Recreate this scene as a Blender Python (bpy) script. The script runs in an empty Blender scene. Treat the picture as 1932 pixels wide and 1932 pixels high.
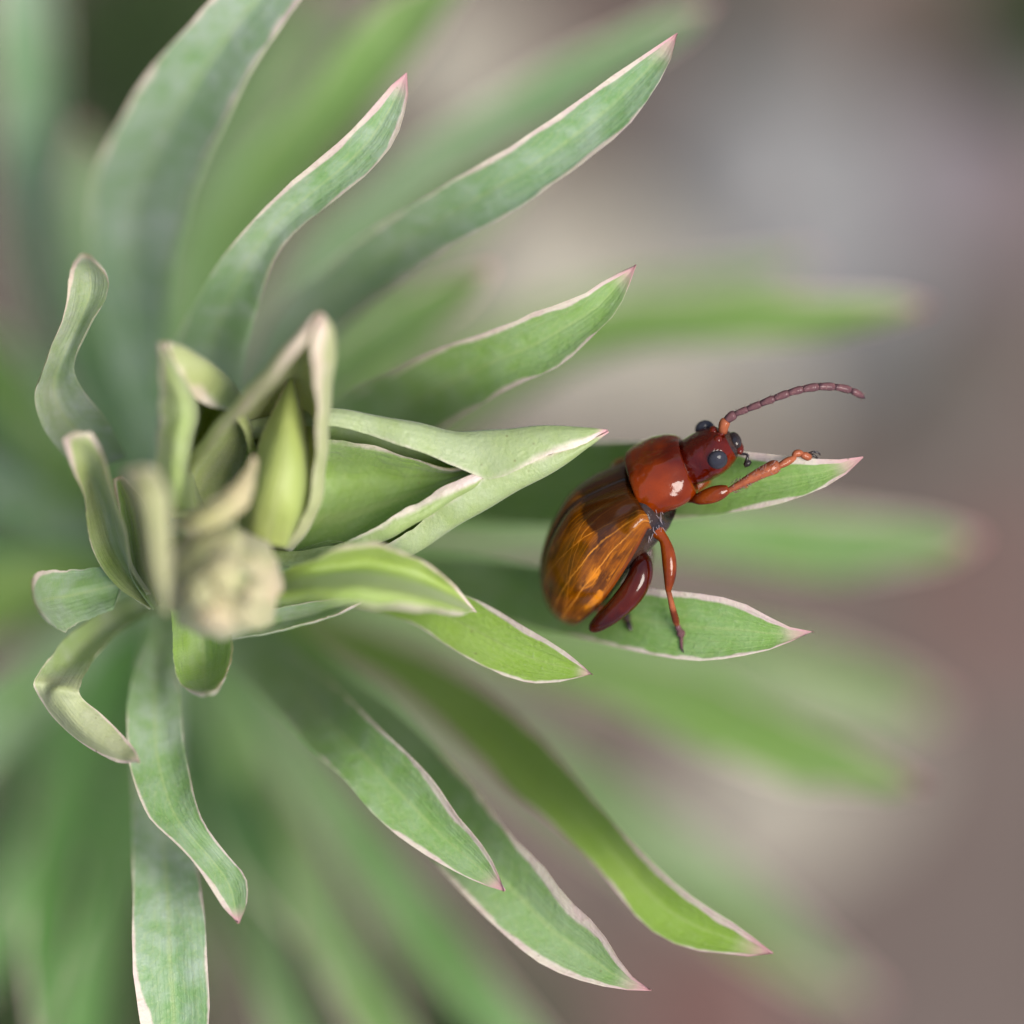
import bpy, math, random
import numpy as np
from mathutils import Vector, Matrix

# ------------------------------------------------------------------ camera, sky, sun, exposure
# scale: 1 unit = 1 cm.  The scene is described in a "table" frame (x right, y up, z towards the lens, pixels of a
# 1932 px wide view on the focus plane) and turned into the world, whose z is up and whose ground lies at z = 0.
random.seed(4); RNG = np.random.default_rng(4)
SC = bpy.context.scene; COL = SC.collection
U = 1 / 966.0; DIST = 12.0; HGT = 5.2
up = Vector((0.58, -0.26, 0.77)).normalized()
r1 = (Vector((1, 0, 0)) - up * up.x).normalized(); r2 = up.cross(r1)
ROT = Matrix((r1, r2, up))
M = Matrix.Translation((0, 0, HGT)) @ ROT.to_4x4()
cam = bpy.data.cameras.new('camera'); cam_o = bpy.data.objects.new('camera', cam); COL.objects.link(cam_o)
cam.sensor_width = 36; cam.lens = 18 * DIST; cam.clip_start = 0.1; cam.clip_end = 5000
cam_o.matrix_world = M @ Matrix.Translation((0, 0, DIST)); SC.camera = cam_o
cam.dof.use_dof = True; cam.dof.focus_distance = DIST; cam.dof.aperture_fstop = 0.22; cam.dof.aperture_blades = 0

SUN = (ROT @ Vector((0.50, -0.12, 0.86))).normalized()
el = math.asin(SUN.z); az = math.atan2(SUN.x, SUN.y)
W = bpy.data.worlds.new('World'); SC.world = W; W.use_nodes = True
wt = W.node_tree; sky = wt.nodes.new('ShaderNodeTexSky'); sky.sky_type = 'NISHITA'; sky.sun_disc = False
sky.sun_elevation = el; sky.sun_rotation = az; sky.air_density = 1.0; sky.dust_density = 2.5; sky.ozone_density = 1.0
wt.links.new(sky.outputs[0], wt.nodes['Background'].inputs[0]); wt.nodes['Background'].inputs[1].default_value = 0.055
sl = bpy.data.lights.new('sun', 'SUN'); sl.energy = 1.5; sl.angle = math.radians(34); sl.color = (1, 0.955, 0.87)
so = bpy.data.objects.new('sun', sl); COL.objects.link(so)
so.rotation_euler = SUN.to_track_quat('Z', 'Y').to_euler(); so.location = (0, 0, 30)
vs = SC.view_settings; vs.view_transform = 'Standard'; vs.look = 'None'; vs.gamma = 1; vs.use_curve_mapping = False
vs.exposure = 2.05
SC.cycles.use_denoising = True; SC.cycles.max_bounces = 6; SC.cycles.transparent_max_bounces = 8
SC.cycles.sample_clamp_indirect = 6

# ------------------------------------------------------------------ helpers
Ma = np.array(M)
def wrd(P):                                  # table frame (units) -> world
    P = np.asarray(P, float); return P @ Ma[:3, :3].T + Ma[:3, 3]
def px(P):                                   # (x px, y px, z px) as seen by the lens -> world
    P = np.asarray(P, float); z = P[..., 2] * U; k = (DIST - z) / DIST
    return wrd(np.stack(((P[..., 0] - 966) * U * k, -(P[..., 1] - 966) * U * k, z), -1))
BS = 0.35157
def bpx(P):                                  # beetle drawing coordinates -> px -> world
    P = np.asarray(P, float)
    return px(np.stack((981.1 + P[..., 0] * BS, 698.1 + P[..., 1] * BS, P[..., 2] * BS), -1))
def cr(P, n, t=None):                        # Catmull-Rom through P, n samples spaced evenly by length
    P = np.asarray(P, float)
    if t is None:
        d = np.r_[0, np.cumsum(np.linalg.norm(np.diff(P, axis=0), axis=1))]; t = d / d[-1]
    t = np.asarray(t, float)
    m = np.zeros_like(P); m[1:-1] = (P[2:] - P[:-2]) / (t[2:] - t[:-2])[:, None]
    m[0] = (P[1] - P[0]) / (t[1] - t[0]); m[-1] = (P[-1] - P[-2]) / (t[-1] - t[-2])
    x = np.linspace(0, 1, n) if np.isscalar(n) else n
    i = np.clip(np.searchsorted(t, x, 'right') - 1, 0, len(t) - 2); h = (t[i + 1] - t[i])[:, None]
    s = ((x - t[i]) / (t[i + 1] - t[i]))[:, None]
    return (2*s**3-3*s**2+1)*P[i] + (s**3-2*s**2+s)*h*m[i] + (-2*s**3+3*s**2)*P[i+1] + (s**3-s**2)*h*m[i+1]
def prop(o, **k):
    for a, b in k.items(): o[a] = b
    return o
def link(name, me, parent=None, **k):
    o = bpy.data.objects.new(name, me); COL.objects.link(o)
    if parent is not None: o.parent = parent; o.matrix_parent_inverse = parent.matrix_world.inverted()
    return prop(o, **k)
def empty(name, loc, **k):
    o = bpy.data.objects.new(name, None); COL.objects.link(o); o.location = loc; o.empty_display_size = 0.1
    o.matrix_world = Matrix.Translation(loc)
    return prop(o, **k)
def mesh(name, V, F, mats, parent=None, uv=None, mi=None, attrs=None, origin=None, **k):
    V = np.asarray(V, float); og = V.mean(0) if origin is None else np.asarray(origin, float)
    me = bpy.data.meshes.new(name); me.from_pydata((V - og).tolist(), [], F)
    me.polygons.foreach_set('use_smooth', [True] * len(me.polygons))
    for m in (mats if isinstance(mats, (list, tuple)) else [mats]): me.materials.append(m)
    if mi is not None: me.polygons.foreach_set('material_index', mi)
    if uv is not None:
        l = me.uv_layers.new(name='UVMap'); vi = np.empty(len(me.loops), int); me.loops.foreach_get('vertex_index', vi)
        l.data.foreach_set('uv', np.asarray(uv, float)[vi].ravel())
    for an, av in (attrs or {}).items():
        a = me.attributes.new(an, 'FLOAT', 'POINT'); a.data.foreach_set('value', np.asarray(av, float))
    me.update()
    o = link(name, me, None, **k); o.location = og; o.matrix_world = Matrix.Translation(og)
    if parent is not None: o.parent = parent; o.matrix_parent_inverse = parent.matrix_world.inverted()
    return o
def grid_faces(n, k, off=0, flip=False, closed=False):
    F = []
    for i in range(n - 1):
        for j in range(k if closed else k - 1):
            a, b = off + i*k + j, off + i*k + (j+1) % k
            q = (a, b, b + k, a + k); F.append(q[::-1] if flip else q)
    return F

# ------------------------------------------------------------------ node helpers
class NT:
    def __init__(s, name):
        s.m = bpy.data.materials.new(name); s.m.use_nodes = True; s.t = s.m.node_tree; s.t.nodes.clear()
        s.out = s.n('ShaderNodeOutputMaterial')
    def n(s, typ, ins=None, **k):
        nd = s.t.nodes.new(typ)
        for a, b in k.items(): setattr(nd, a, b)
        for a, b in (ins or {}).items(): s.put(nd.inputs[a], b)
        return nd
    def put(s, sock, v):
        if hasattr(v, 'is_output'): s.t.links.new(v, sock)
        else: sock.default_value = v
    def math(s, op, a, b=0.0, c=0.0, clamp=False):
        nd = s.n('ShaderNodeMath', operation=op, use_clamp=clamp)
        for i, v in enumerate((a, b, c)): s.put(nd.inputs[i], v)
        return nd.outputs[0]
    def step(s, v, a, b):                    # smoothstep from a (0) to b (1)
        nd = s.n('ShaderNodeMapRange', interpolation_type='SMOOTHSTEP'); s.put(nd.inputs[0], v)
        if a < b: nd.inputs[1].default_value, nd.inputs[2].default_value = a, b
        else:
            nd.inputs[1].default_value, nd.inputs[2].default_value = b, a
            nd.inputs[3].default_value, nd.inputs[4].default_value = 1, 0
        return nd.outputs[0]
    def mix(s, f, a, b, mode='MIX'):
        nd = s.n('ShaderNodeMix', data_type='RGBA', blend_type=mode)
        s.put(nd.inputs[0], f)
        for i, v in ((6, a), (7, b)): s.put(nd.inputs[i], (*v, 1) if isinstance(v, tuple) and len(v) == 3 else v)
        return nd.outputs[2]
    def noise(s, vec, scale, detail=2.0, rough=0.5, dist=0.0):
        return s.n('ShaderNodeTexNoise', {'Vector': vec, 'Scale': scale, 'Detail': detail, 'Roughness': rough, 'Distortion': dist}).outputs[0]
    def attr(s, name, typ='OBJECT'):
        return s.n('ShaderNodeAttribute', attribute_name=name, attribute_type=typ).outputs['Fac']
    def done(s, sh): s.t.links.new(sh, s.out.inputs[0]); return s.m

def leaf_material():
    t = NT('spurge_leaf')
    uvn = t.n('ShaderNodeUVMap', uv_map='UVMap').outputs[0]
    sx = t.n('ShaderNodeSeparateXYZ', {0: uvn}); u, v = sx.outputs[0], sx.outputs[1]
    obj = t.n('ShaderNodeTexCoord').outputs['Object']
    s = t.math('MULTIPLY_ADD', u, 2.0, -1.0); a = t.math('ABSOLUTE', s)
    under = t.attr('under', 'GEOMETRY')
    age, bloom, rim, seed = t.attr('age'), t.attr('bloom'), t.attr('rim'), t.attr('seed')
    sh = t.n('ShaderNodeVectorMath', {0: obj, 1: t.n('ShaderNodeCombineXYZ', {0: seed, 1: seed}).outputs[0]}, operation='ADD').outputs[0]
    n1 = t.noise(sh, 3.5, 3); n2 = t.noise(sh, 22, 4, 0.6); n3 = t.noise(sh, 90, 3, 0.6)
    st = t.n('ShaderNodeMapping', {'Vector': uvn, 'Scale': (16, 2.2, 1)}).outputs[0]
    st2 = t.n('ShaderNodeVectorMath', {0: st, 1: t.n('ShaderNodeCombineXYZ', {0: seed, 1: n2}).outputs[0]}, operation='ADD').outputs[0]
    ns = t.noise(st2, 1.0, 3, 0.55)
    # green: lime when young, blue green when mature
    col = t.mix(age, (0.27, 0.42, 0.028), (0.105, 0.285, 0.065))
    col = t.mix(t.math('MULTIPLY', t.step(n1, 0.35, 0.7), 0.5), col, t.mix(age, (0.36, 0.48, 0.065), (0.16, 0.35, 0.07)))
    col = t.mix(t.math('MULTIPLY', t.step(ns, 0.45, 0.75), 0.22), col, (0.30, 0.42, 0.13))
    # waxy bloom, patchy
    bl = t.math('MULTIPLY', t.math('MULTIPLY', bloom, 0.78), t.math('MULTIPLY_ADD', t.step(t.math('MULTIPLY_ADD', n2, 0.5, t.math('MULTIPLY', n1, 0.5)), 0.32, 0.68), 0.80, 0.20))
    bl = t.math('MULTIPLY', bl, t.math('SUBTRACT', 1.25, t.math('MULTIPLY', v, 0.45)), clamp=True)
    col = t.mix(bl, col, (0.50, 0.55, 0.54))
    # net of side veins and midrib
    vv = t.math('MULTIPLY_ADD', a, -0.55, t.math('MULTIPLY', v, 5.0))
    w = t.n('ShaderNodeTexWave', {'Vector': t.n('ShaderNodeCombineXYZ', {0: t.math('ADD', vv, t.math('MULTIPLY', n2, 0.5))}).outputs[0], 'Scale': 2.3, 'Distortion': 2.0, 'Detail': 1.5}).outputs['Fac']
    col = t.mix(t.math('MULTIPLY', t.step(w, 0.80, 1.0), 0.16), col, (0.45, 0.52, 0.22))
    col = t.mix(t.math('MULTIPLY', t.step(a, 0.10, 0.0), 0.30), col, (0.42, 0.50, 0.20))
    col = t.mix(t.math('MULTIPLY', t.step(n3, 0.60, 0.78), 0.22), col, (0.50, 0.55, 0.42))
    col = t.mix(t.math('MULTIPLY', under, 0.45), col, (0.40, 0.42, 0.22))
    # cartilage margin, cream to pink at the tip
    wid = t.math('MULTIPLY', rim, t.math('MULTIPLY_ADD', t.math('POWER', v, 5.0), 0.14, 0.045))
    wid = t.math('MULTIPLY', wid, t.math('MULTIPLY_ADD', t.step(t.noise(sh, 6.5, 3), 0.36, 0.66), 1.5, 0.25))
    wid = t.math('ADD', wid, t.math('MULTIPLY', t.math('MULTIPLY', rim, 0.38), t.math('MULTIPLY', t.math('POWER', v, 9.0), t.step(s, 0.0, -0.4))))
    e = t.math('ADD', t.math('ADD', a, wid), t.math('MULTIPLY_ADD', n2, 0.10, -0.05))
    mm = t.math('MULTIPLY', t.step(e, 0.97, 1.06), t.step(v, 0.15, 0.55))
    tip = t.step(t.math('MULTIPLY_ADD', n2, 0.02, v), 0.965, 1.01)
    mcol = t.mix(t.step(v, 0.3, 1.0), (0.46, 0.50, 0.32), (0.72, 0.55, 0.56))
    mcol = t.mix(t.step(n2, 0.40, 0.60), mcol, (0.74, 0.64, 0.58))
    mcol = t.mix(t.math('MULTIPLY', t.step(n3, 0.55, 0.7), 0.35), mcol, (0.50, 0.38, 0.26))
    mcol = t.mix(t.math('MULTIPLY', tip, t.attr('pink')), mcol, (0.70, 0.36, 0.42))
    col = t.mix(t.math('MAXIMUM', t.math('MULTIPLY', mm, 0.92), t.math('MULTIPLY', tip, 0.9)), col, mcol)
    # dry tan wash on the oldest buds
    col = t.mix(t.math('MULTIPLY', t.attr('dry'), t.math('MULTIPLY_ADD', t.step(n1, 0.3, 0.65), 0.4, 0.6)), col, (0.74, 0.60, 0.42))
    spots = t.step(t.n('ShaderNodeTexVoronoi', {'Vector': sh, 'Scale': 26.0, 'Randomness': 1.0}).outputs['Distance'], 0.10, 0.04)
    col = t.mix(t.math('MULTIPLY', t.math('MULTIPLY', spots, t.step(n1, 0.50, 0.60)), 0.55), col, (0.16, 0.12, 0.05))
    bmp0 = t.n('ShaderNodeBump', {'Strength': 0.12, 'Distance': 0.03, 'Height': t.math('ADD', n2, t.math('MULTIPLY', w, 0.03))})
    bmp = t.n('ShaderNodeBump', {'Strength': 0.35, 'Distance': 0.012, 'Height': t.math('ADD', t.math('MULTIPLY', n3, 0.5), t.math('MULTIPLY', ns, 1.0)), 'Normal': bmp0.outputs[0]})
    p = t.n('ShaderNodeBsdfPrincipled', {'Base Color': col, 'Roughness': 0.46, 'Specular IOR Level': 0.45, 'Normal': bmp.outputs[0],
            'Sheen Weight': 0.25, 'Sheen Roughness': 0.4})
    tr = t.n('ShaderNodeBsdfTranslucent', {'Color': t.mix(1.0, col, (1.0, 1.0, 0.45), 'MULTIPLY'), 'Normal': bmp.outputs[0]})
    return t.done(t.n('ShaderNodeMixShader', {0: 0.45, 1: p.outputs[0], 2: tr.outputs[0]}).outputs[0])
LEAF = leaf_material()

def chitin(name, c1, c2, rough=0.16, coat=1.0, nscale=9, sss=0.0, bump=0.05, wave=0.0):
    t = NT(name); obj = t.n('ShaderNodeTexCoord').outputs['Object']
    n = t.noise(obj, nscale, 3); n2 = t.noise(obj, 160, 2)
    col = t.mix(t.step(n, 0.35, 0.65), c1, c2)
    b0 = t.n('ShaderNodeBump', {'Strength': wave, 'Distance': 0.03, 'Height': t.noise(obj, 11, 2, 0.45, 0.6)})
    b = t.n('ShaderNodeBump', {'Strength': bump, 'Distance': 0.003, 'Height': t.math('ADD', n2, t.noise(obj, 60, 2)), 'Normal': b0.outputs[0]})
    p = t.n('ShaderNodeBsdfPrincipled', {'Base Color': col, 'Roughness': rough + 0.2, 'Specular IOR Level': 0.0, 'Coat Weight': coat, 'Coat IOR': 1.36, 'Coat Roughness': rough * 0.4,
            'Normal': b.outputs[0], 'Coat Normal': b.outputs[0], 'Subsurface Weight': sss, 'Subsurface Scale': 0.03})
    p.inputs['Subsurface Radius'].default_value = (1, 0.35, 0.1)
    return t.done(p.outputs[0])
CH_PRO = chitin('pronotum_chitin', (0.155, 0.020, 0.0002), (0.045, 0.0030, 0.0002), 0.10, sss=0.0, nscale=7, bump=0.10, wave=0.55)
CH_HEAD = chitin('head_chitin', (0.085, 0.006, 0.0004), (0.035, 0.002, 0.0003), 0.13, sss=0.0, bump=0.35, wave=0.6)
CH_LEG = chitin('leg_chitin', (0.16, 0.026, 0.0006), (0.055, 0.0055, 0.0004), 0.18, sss=0.0, nscale=14, bump=0.2, wave=0.3)
CH_TIB = chitin('shin_chitin', (0.24, 0.07, 0.03), (0.085, 0.016, 0.006), 0.25, coat=0.6, nscale=20, bump=0.3)
CH_FEM = chitin('hind_femur_chitin', (0.060, 0.006, 0.0012), (0.022, 0.002, 0.0008), 0.16, wave=0.35)
CH_BLK = chitin('black_chitin', (0.012, 0.010, 0.012), (0.035, 0.018, 0.012), 0.22, nscale=20, bump=0.6)
CH_EYE = chitin('compound_eye', (0.020, 0.020, 0.026), (0.030, 0.030, 0.040), 0.28, coat=0.5, bump=0.1)
CH_ANT = chitin('antenna_chitin', (0.11, 0.05, 0.052), (0.035, 0.018, 0.024), 0.3, coat=0.4, nscale=30, bump=0.3)
CH_BRI = chitin('brown_bristle', (0.20, 0.12, 0.11), (0.14, 0.08, 0.075), 0.4, coat=0)
CH_HAIR = chitin('pale_hair', (0.30, 0.25, 0.26), (0.20, 0.16, 0.17), 0.4, coat=0)

def elytron_material():
    t = NT('amber_wing_case'); uvn = t.n('ShaderNodeUVMap', uv_map='UVMap').outputs[0]
    sx = t.n('ShaderNodeSeparateXYZ', {0: uvn}); f, s = sx.outputs[0], sx.outputs[1]      # f: suture 0 -> margin 1, s: base 0 -> apex 1
    mp = lambda sc: t.n('ShaderNodeMapping', {'Vector': uvn, 'Scale': sc}).outputs[0]
    n1 = t.noise(mp((3, 3, 1)), 1.6, 4, 0.6, 0.8); fine = t.noise(mp((30, 3, 1)), 1.0, 4, 0.6, 1.2)
    cells = t.noise(uvn, 14, 4, 0.65)
    base = t.mix(t.step(n1, 0.3, 0.7), (0.055, 0.015, 0.0002), (0.17, 0.045, 0.0003))
    base = t.mix(t.math('MULTIPLY', t.step(fine, 0.48, 0.70), 0.55), base, (0.32, 0.095, 0.0008))
    # folded wings seen through the thin shell: veins
    def vein(pos, slope, curve, wd, amt, c, b):
        x = t.math('ADD', t.math('SUBTRACT', f, pos), t.math('ADD', t.math('MULTIPLY', s, -slope), t.math('MULTIPLY', t.math('MULTIPLY', s, s), curve)))
        x = t.math('ABSOLUTE', t.math('ADD', x, t.math('MULTIPLY_ADD', cells, 0.05, -0.025)))
        return t.mix(t.math('MULTIPLY', t.step(x, wd, 0.0), amt), b, c)
    for a in ((0.72, -0.30, -0.10, 0.014, 0.7, (0.60, 0.22, 0.02)), (0.62, -0.46, 0.10, 0.010, 0.6, (0.56, 0.20, 0.02)),
              (0.86, -0.22, -0.10, 0.012, 0.5, (0.62, 0.24, 0.03)), (0.34, 0.10, -0.45, 0.012, 0.5, (0.50, 0.17, 0.015)),
              (0.20, 0.35, -0.30, 0.010, 0.4, (0.50, 0.17, 0.015))): base = vein(*a, base)
    # olive centre, dark brown patch near the shoulder seam, amber spots by the margin
    def blob(cx, cy, rx, ry, amt, c, b, soft=0.35):
        dx = t.math('DIVIDE', t.math('SUBTRACT', f, cx), rx); dy = t.math('DIVIDE', t.math('SUBTRACT', s, cy), ry)
        d = t.math('ADD', t.math('ADD', t.math('MULTIPLY', dx, dx), t.math('MULTIPLY', dy, dy)), t.math('MULTIPLY_ADD', n1, 1.6, t.math('MULTIPLY_ADD', cells, 1.2, -1.4)))
        return t.mix(t.math('MULTIPLY', t.step(d, 1.0 + soft, 1.0 - soft), amt), b, c)
    base = blob(0.42, 0.60, 0.22, 0.22, 0.6, (0.055, 0.026, 0.0015), base, 0.7)
    edge = t.math('ADD', t.math('ADD', s, t.math('MULTIPLY', f, -0.10)), t.math('MULTIPLY_ADD', n1, 0.16, t.math('MULTIPLY', cells, 0.06)))
    dark = t.math('MULTIPLY', t.step(edge, 0.345, 0.315), t.step(t.math('MULTIPLY_ADD', cells, 0.2, f), 0.84, 0.66))
    base = t.mix(t.math('MULTIPLY', dark, 0.90), base, (0.020, 0.005, 0.001))
    base = t.mix(t.math('MULTIPLY', t.math('MULTIPLY', t.step(t.noise(mp((9, 5, 1)), 1.0, 4, 0.6, 0.6), 0.52, 0.66), t.step(f, 0.66, 0.80)), t.math('MULTIPLY', t.step(s, 0.36, 0.48), 0.75)), base, (0.52, 0.17, 0.006))
    base = t.mix(t.math('MULTIPLY', t.step(f, 0.045, 0.01), 0.9), base, (0.012, 0.006, 0.003))
    base = t.mix(t.math('MULTIPLY', t.step(f, 0.965, 0.99), 0.8), base, (0.10, 0.02, 0.004))
    pits = t.step(t.n('ShaderNodeTexVoronoi', {'Vector': mp((1, 1.6, 1)), 'Scale': 34.0}).outputs['Distance'], 0.22, 0.0)
    b = t.n('ShaderNodeBump', {'Strength': 0.10, 'Distance': 0.003, 'Height': t.math('SUBTRACT', t.math('MULTIPLY', t.noise(uvn, 60, 2), 0.4), pits)})
    p = t.n('ShaderNodeBsdfPrincipled', {'Base Color': base, 'Roughness': 0.45, 'Coat Weight': 1.0, 'Coat IOR': 1.36, 'Coat Roughness': 0.06, 'Specular IOR Level': 0.0,
            'Normal': b.outputs[0], 'Coat Normal': b.outputs[0], })
    return t.done(p.outputs[0])
ELY = elytron_material()

def rough_mat(name, c1, c2, c3, scale, bump=0.6, rough=0.9):
    t = NT(name); obj = t.n('ShaderNodeTexCoord').outputs['Object']
    n = t.noise(obj, scale, 6, 0.6); n2 = t.noise(obj, scale * 7, 4, 0.6)
    col = t.mix(t.step(n, 0.35, 0.62), c1, c2); col = t.mix(t.math('MULTIPLY', t.step(n2, 0.52, 0.70), 0.7), col, c3)
    b = t.n('ShaderNodeBump', {'Strength': bump, 'Distance': 0.05, 'Height': n2})
    return t.done(t.n('ShaderNodeBsdfPrincipled', {'Base Color': col, 'Roughness': rough, 'Normal': b.outputs[0]}).outputs[0])
SOIL = rough_mat('brown_soil', (0.046, 0.032, 0.025), (0.070, 0.050, 0.041), (0.09, 0.07, 0.059), 0.6)
ROCK = {'grey': rough_mat('grey_stone', (0.114, 0.111, 0.108), (0.151, 0.146, 0.143), (0.092, 0.089, 0.084), 1.4),
        'beige': rough_mat('beige_stone', (0.203, 0.184, 0.143), (0.255, 0.232, 0.184), (0.165, 0.146, 0.112), 1.4),
        'mauve': rough_mat('mauve_stone', (0.096, 0.075, 0.081), (0.126, 0.099, 0.108), (0.072, 0.054, 0.060), 1.4),
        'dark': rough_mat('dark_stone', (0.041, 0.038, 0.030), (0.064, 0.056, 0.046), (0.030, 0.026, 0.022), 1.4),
        'rust': rough_mat('rust_stone', (0.095, 0.038, 0.032), (0.122, 0.054, 0.043), (0.072, 0.032, 0.025), 1.4)}
MOSS_SHADE = rough_mat('moss_shade_green', (0.018, 0.036, 0.006), (0.032, 0.062, 0.010), (0.015, 0.024, 0.008), 3)  # moss colour, darkened to carry the deep shade between the leaves
STEM = rough_mat('stem_green', (0.16, 0.21, 0.07), (0.22, 0.22, 0.09), (0.25, 0.16, 0.09), 5, 0.2, 0.6)

# ------------------------------------------------------------------ ground
def ground_hit(x, y):                        # where the line of sight through (x, y) meets the soil
    e = np.array(cam_o.matrix_world.translation); p = px((x, y, 0.0)); d = p - e
    return e + d * (-e[2] / d[2])
def hill(x, y): return 0.10 * math.sin(x * 1.7 + 0.4) * math.cos(y * 1.3) + 0.05 * math.sin(x * 4.1 + y * 3.3) + 0.03 * math.sin(y * 8.1 - x * 5.7)
gx = np.r_[-400, -150, -60, -25, np.linspace(-9, 9, 121), 25, 60, 150, 400]
GV = [(a, b, (hill(a, b) if abs(a) < 10 and abs(b) < 10 else 0.0) - 0.10) for a in gx for b in gx]
n = len(gx)
g = mesh('ground', GV, grid_faces(n, n, flip=True), SOIL, origin=(0, 0, 0), kind='structure')

def rock(name, x, y, r, mat, label, flat=0.55, cat='stone', lift=0.0):
    c = ground_hit(x, y); r = r * U * 1.55
    q = np.random.default_rng(int(x * 7 + y * 13))
    nu, nv = 12, 20; V = []; ph = q.uniform(0, 6.28, 8); el_ = q.uniform(0.75, 1.25); ro = q.uniform(0, 3.1)
    for i in range(nu + 1):
        th = math.pi * i / nu
        for j in range(nv):
            a = 2 * math.pi * j / nv
            k = 1 + 0.13 * math.sin(2*a + ph[0] + 2*th) + 0.09 * math.sin(3*a + ph[1]) * math.sin(2*th + ph[2]) + 0.05 * math.sin(5*a + ph[3] + 3*th)
            X, Y = r * el_ * k * math.sin(th) * math.cos(a), r / el_ * k * math.sin(th) * math.sin(a)
            V.append((c[0] + X*math.cos(ro) - Y*math.sin(ro), c[1] + X*math.sin(ro) + Y*math.cos(ro), r * flat * (0.55 + k * math.cos(th)) + lift))
    return mesh(name, V, grid_faces(nu + 1, nv, closed=True, flip=True), mat, origin=(c[0], c[1], 0), label=label, category=cat)
rock('stone', 1010, 560, 270, ROCK['beige'], 'large pale beige stone on the soil, out of focus beside the upper spurge leaves')
rock('stone', 1450, 380, 300, ROCK['grey'], 'broad light grey stone on the soil, largest blurred stone behind the plant')
rock('stone', 1800, 330, 190, ROCK['mauve'], 'mauve grey stone next to the broad light grey stone')
rock('stone', 1330, 640, 170, ROCK['beige'], 'beige stone on the soil behind the long green leaf above the beetle')
rock('stone', 830, 120, 160, ROCK['beige'], 'small beige stone half hidden behind the upper spurge leaves')
rock('stone', 1880, 1130, 120, ROCK['rust'], 'rust red stone in the dark soil', 0.4)
rock('stone', 1320, 1930, 170, ROCK['rust'], 'rust brown stone below the lime green leaf tip', 0.4)
rock('stone', 1450, 1500, 210, ROCK['beige'], 'flat beige brown stone on the soil below the beetle', 0.3)
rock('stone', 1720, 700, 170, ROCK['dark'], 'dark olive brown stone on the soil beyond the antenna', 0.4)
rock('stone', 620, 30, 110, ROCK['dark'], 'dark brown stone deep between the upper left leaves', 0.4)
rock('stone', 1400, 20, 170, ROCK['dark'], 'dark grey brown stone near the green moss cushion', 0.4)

def moss(x, y, r, label):                    # a cushion of many small pointed leaflets, mostly added in place of shade
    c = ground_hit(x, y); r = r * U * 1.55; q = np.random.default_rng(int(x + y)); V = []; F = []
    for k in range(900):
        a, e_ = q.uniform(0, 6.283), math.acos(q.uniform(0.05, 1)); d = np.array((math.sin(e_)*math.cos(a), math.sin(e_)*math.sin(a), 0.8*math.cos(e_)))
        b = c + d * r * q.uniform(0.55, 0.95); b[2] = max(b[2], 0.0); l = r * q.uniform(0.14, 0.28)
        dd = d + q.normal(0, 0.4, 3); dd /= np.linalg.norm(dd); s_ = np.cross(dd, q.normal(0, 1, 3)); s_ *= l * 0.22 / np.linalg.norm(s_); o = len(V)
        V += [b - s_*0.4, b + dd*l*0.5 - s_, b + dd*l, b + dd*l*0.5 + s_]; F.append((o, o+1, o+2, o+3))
    e = empty('moss_shade_cushion', (c[0], c[1], 0), label=label, category='moss')
    mesh('foliage', V, F, MOSS_SHADE, e, origin=c, kind='stuff')
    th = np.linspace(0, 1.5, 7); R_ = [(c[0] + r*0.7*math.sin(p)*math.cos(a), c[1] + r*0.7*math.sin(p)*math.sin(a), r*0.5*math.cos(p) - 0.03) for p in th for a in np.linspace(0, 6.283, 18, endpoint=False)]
    mesh('mound', R_, grid_faces(7, 18, closed=True, flip=True), MOSS_SHADE, e, origin=c)
moss(120, 1800, 330, 'added dark green cushion standing in for the deep shade beneath the drooping lower leaves')  # added cushion, its dark colour paints the lower left shade
moss(820, 1960, 240, 'added dark green cushion standing in for shade beside the rust brown stone')  # added cushion, dark in place of shade between the bottom leaves
moss(270, 90, 260, 'added dark green cushion standing in for the shaded gap above the twisted leaf')  # added cushion, dark in place of the shadowed ground in this gap
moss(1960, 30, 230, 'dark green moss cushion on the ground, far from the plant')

# ------------------------------------------------------------------ the spurge shoot
ZS = 2.6
def zmap(z): z = np.asarray(z, float); return ZS * z - 1.3 * np.maximum(0, -z - 55)
def stem_at(z):                              # stem axis in px at (unscaled) depth z
    d = -(z - 250) / 1000.0
    return 345 - 55 * d, 1085 - 70 * d
sx0 = [(*stem_at(z), float(zmap(z))) for z in (-10, -120, -300, -500, -750, -950, -1100)]
SP = [px(p) for p in sx0]; foot = SP[-1] * 1.0; foot[2] = -0.05; foot[:2] += (SP[-1] - SP[-2])[:2] * 1.5
SP.append(foot); SPc = cr(SP, 60)
plant = empty('spurge_plant', (foot[0], foot[1], 0), label='grey green spurge shoot with a whorl of narrow pink edged leaves around its bud', category='plant')
def tube_world(name, C, R_, mat, parent, k=14, flat=None, **kw):
    C = np.asarray(C, float); R_ = np.asarray(R_, float); T = np.gradient(C, axis=0); T /= np.linalg.norm(T, axis=1)[:, None] + 1e-12
    ref = np.array((0.3, 0.2, 1.0)); ref -= ref @ T[0] * T[0]
    V = []; A = ref / np.linalg.norm(ref); n = len(C)
    for i in range(n):
        A = A - A @ T[i] * T[i]; A /= np.linalg.norm(A); B = np.cross(T[i], A)
        for j in range(k):
            a = 2 * math.pi * j / k; V.append(C[i] + R_[i] * (math.cos(a) * A + math.sin(a) * B))
    F = grid_faces(n, k, closed=True); V += [C[0], C[-1]]
    F += [(n*k, (j+1) % k, j) for j in range(k)] + [(n*k+1, (n-1)*k + j, (n-1)*k + (j+1) % k) for j in range(k)]
    return mesh(name, V, F, mat, parent, **kw)
tube_world('stem', SPc, np.linspace(0.055, 0.10, 60), STEM, plant)

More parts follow.
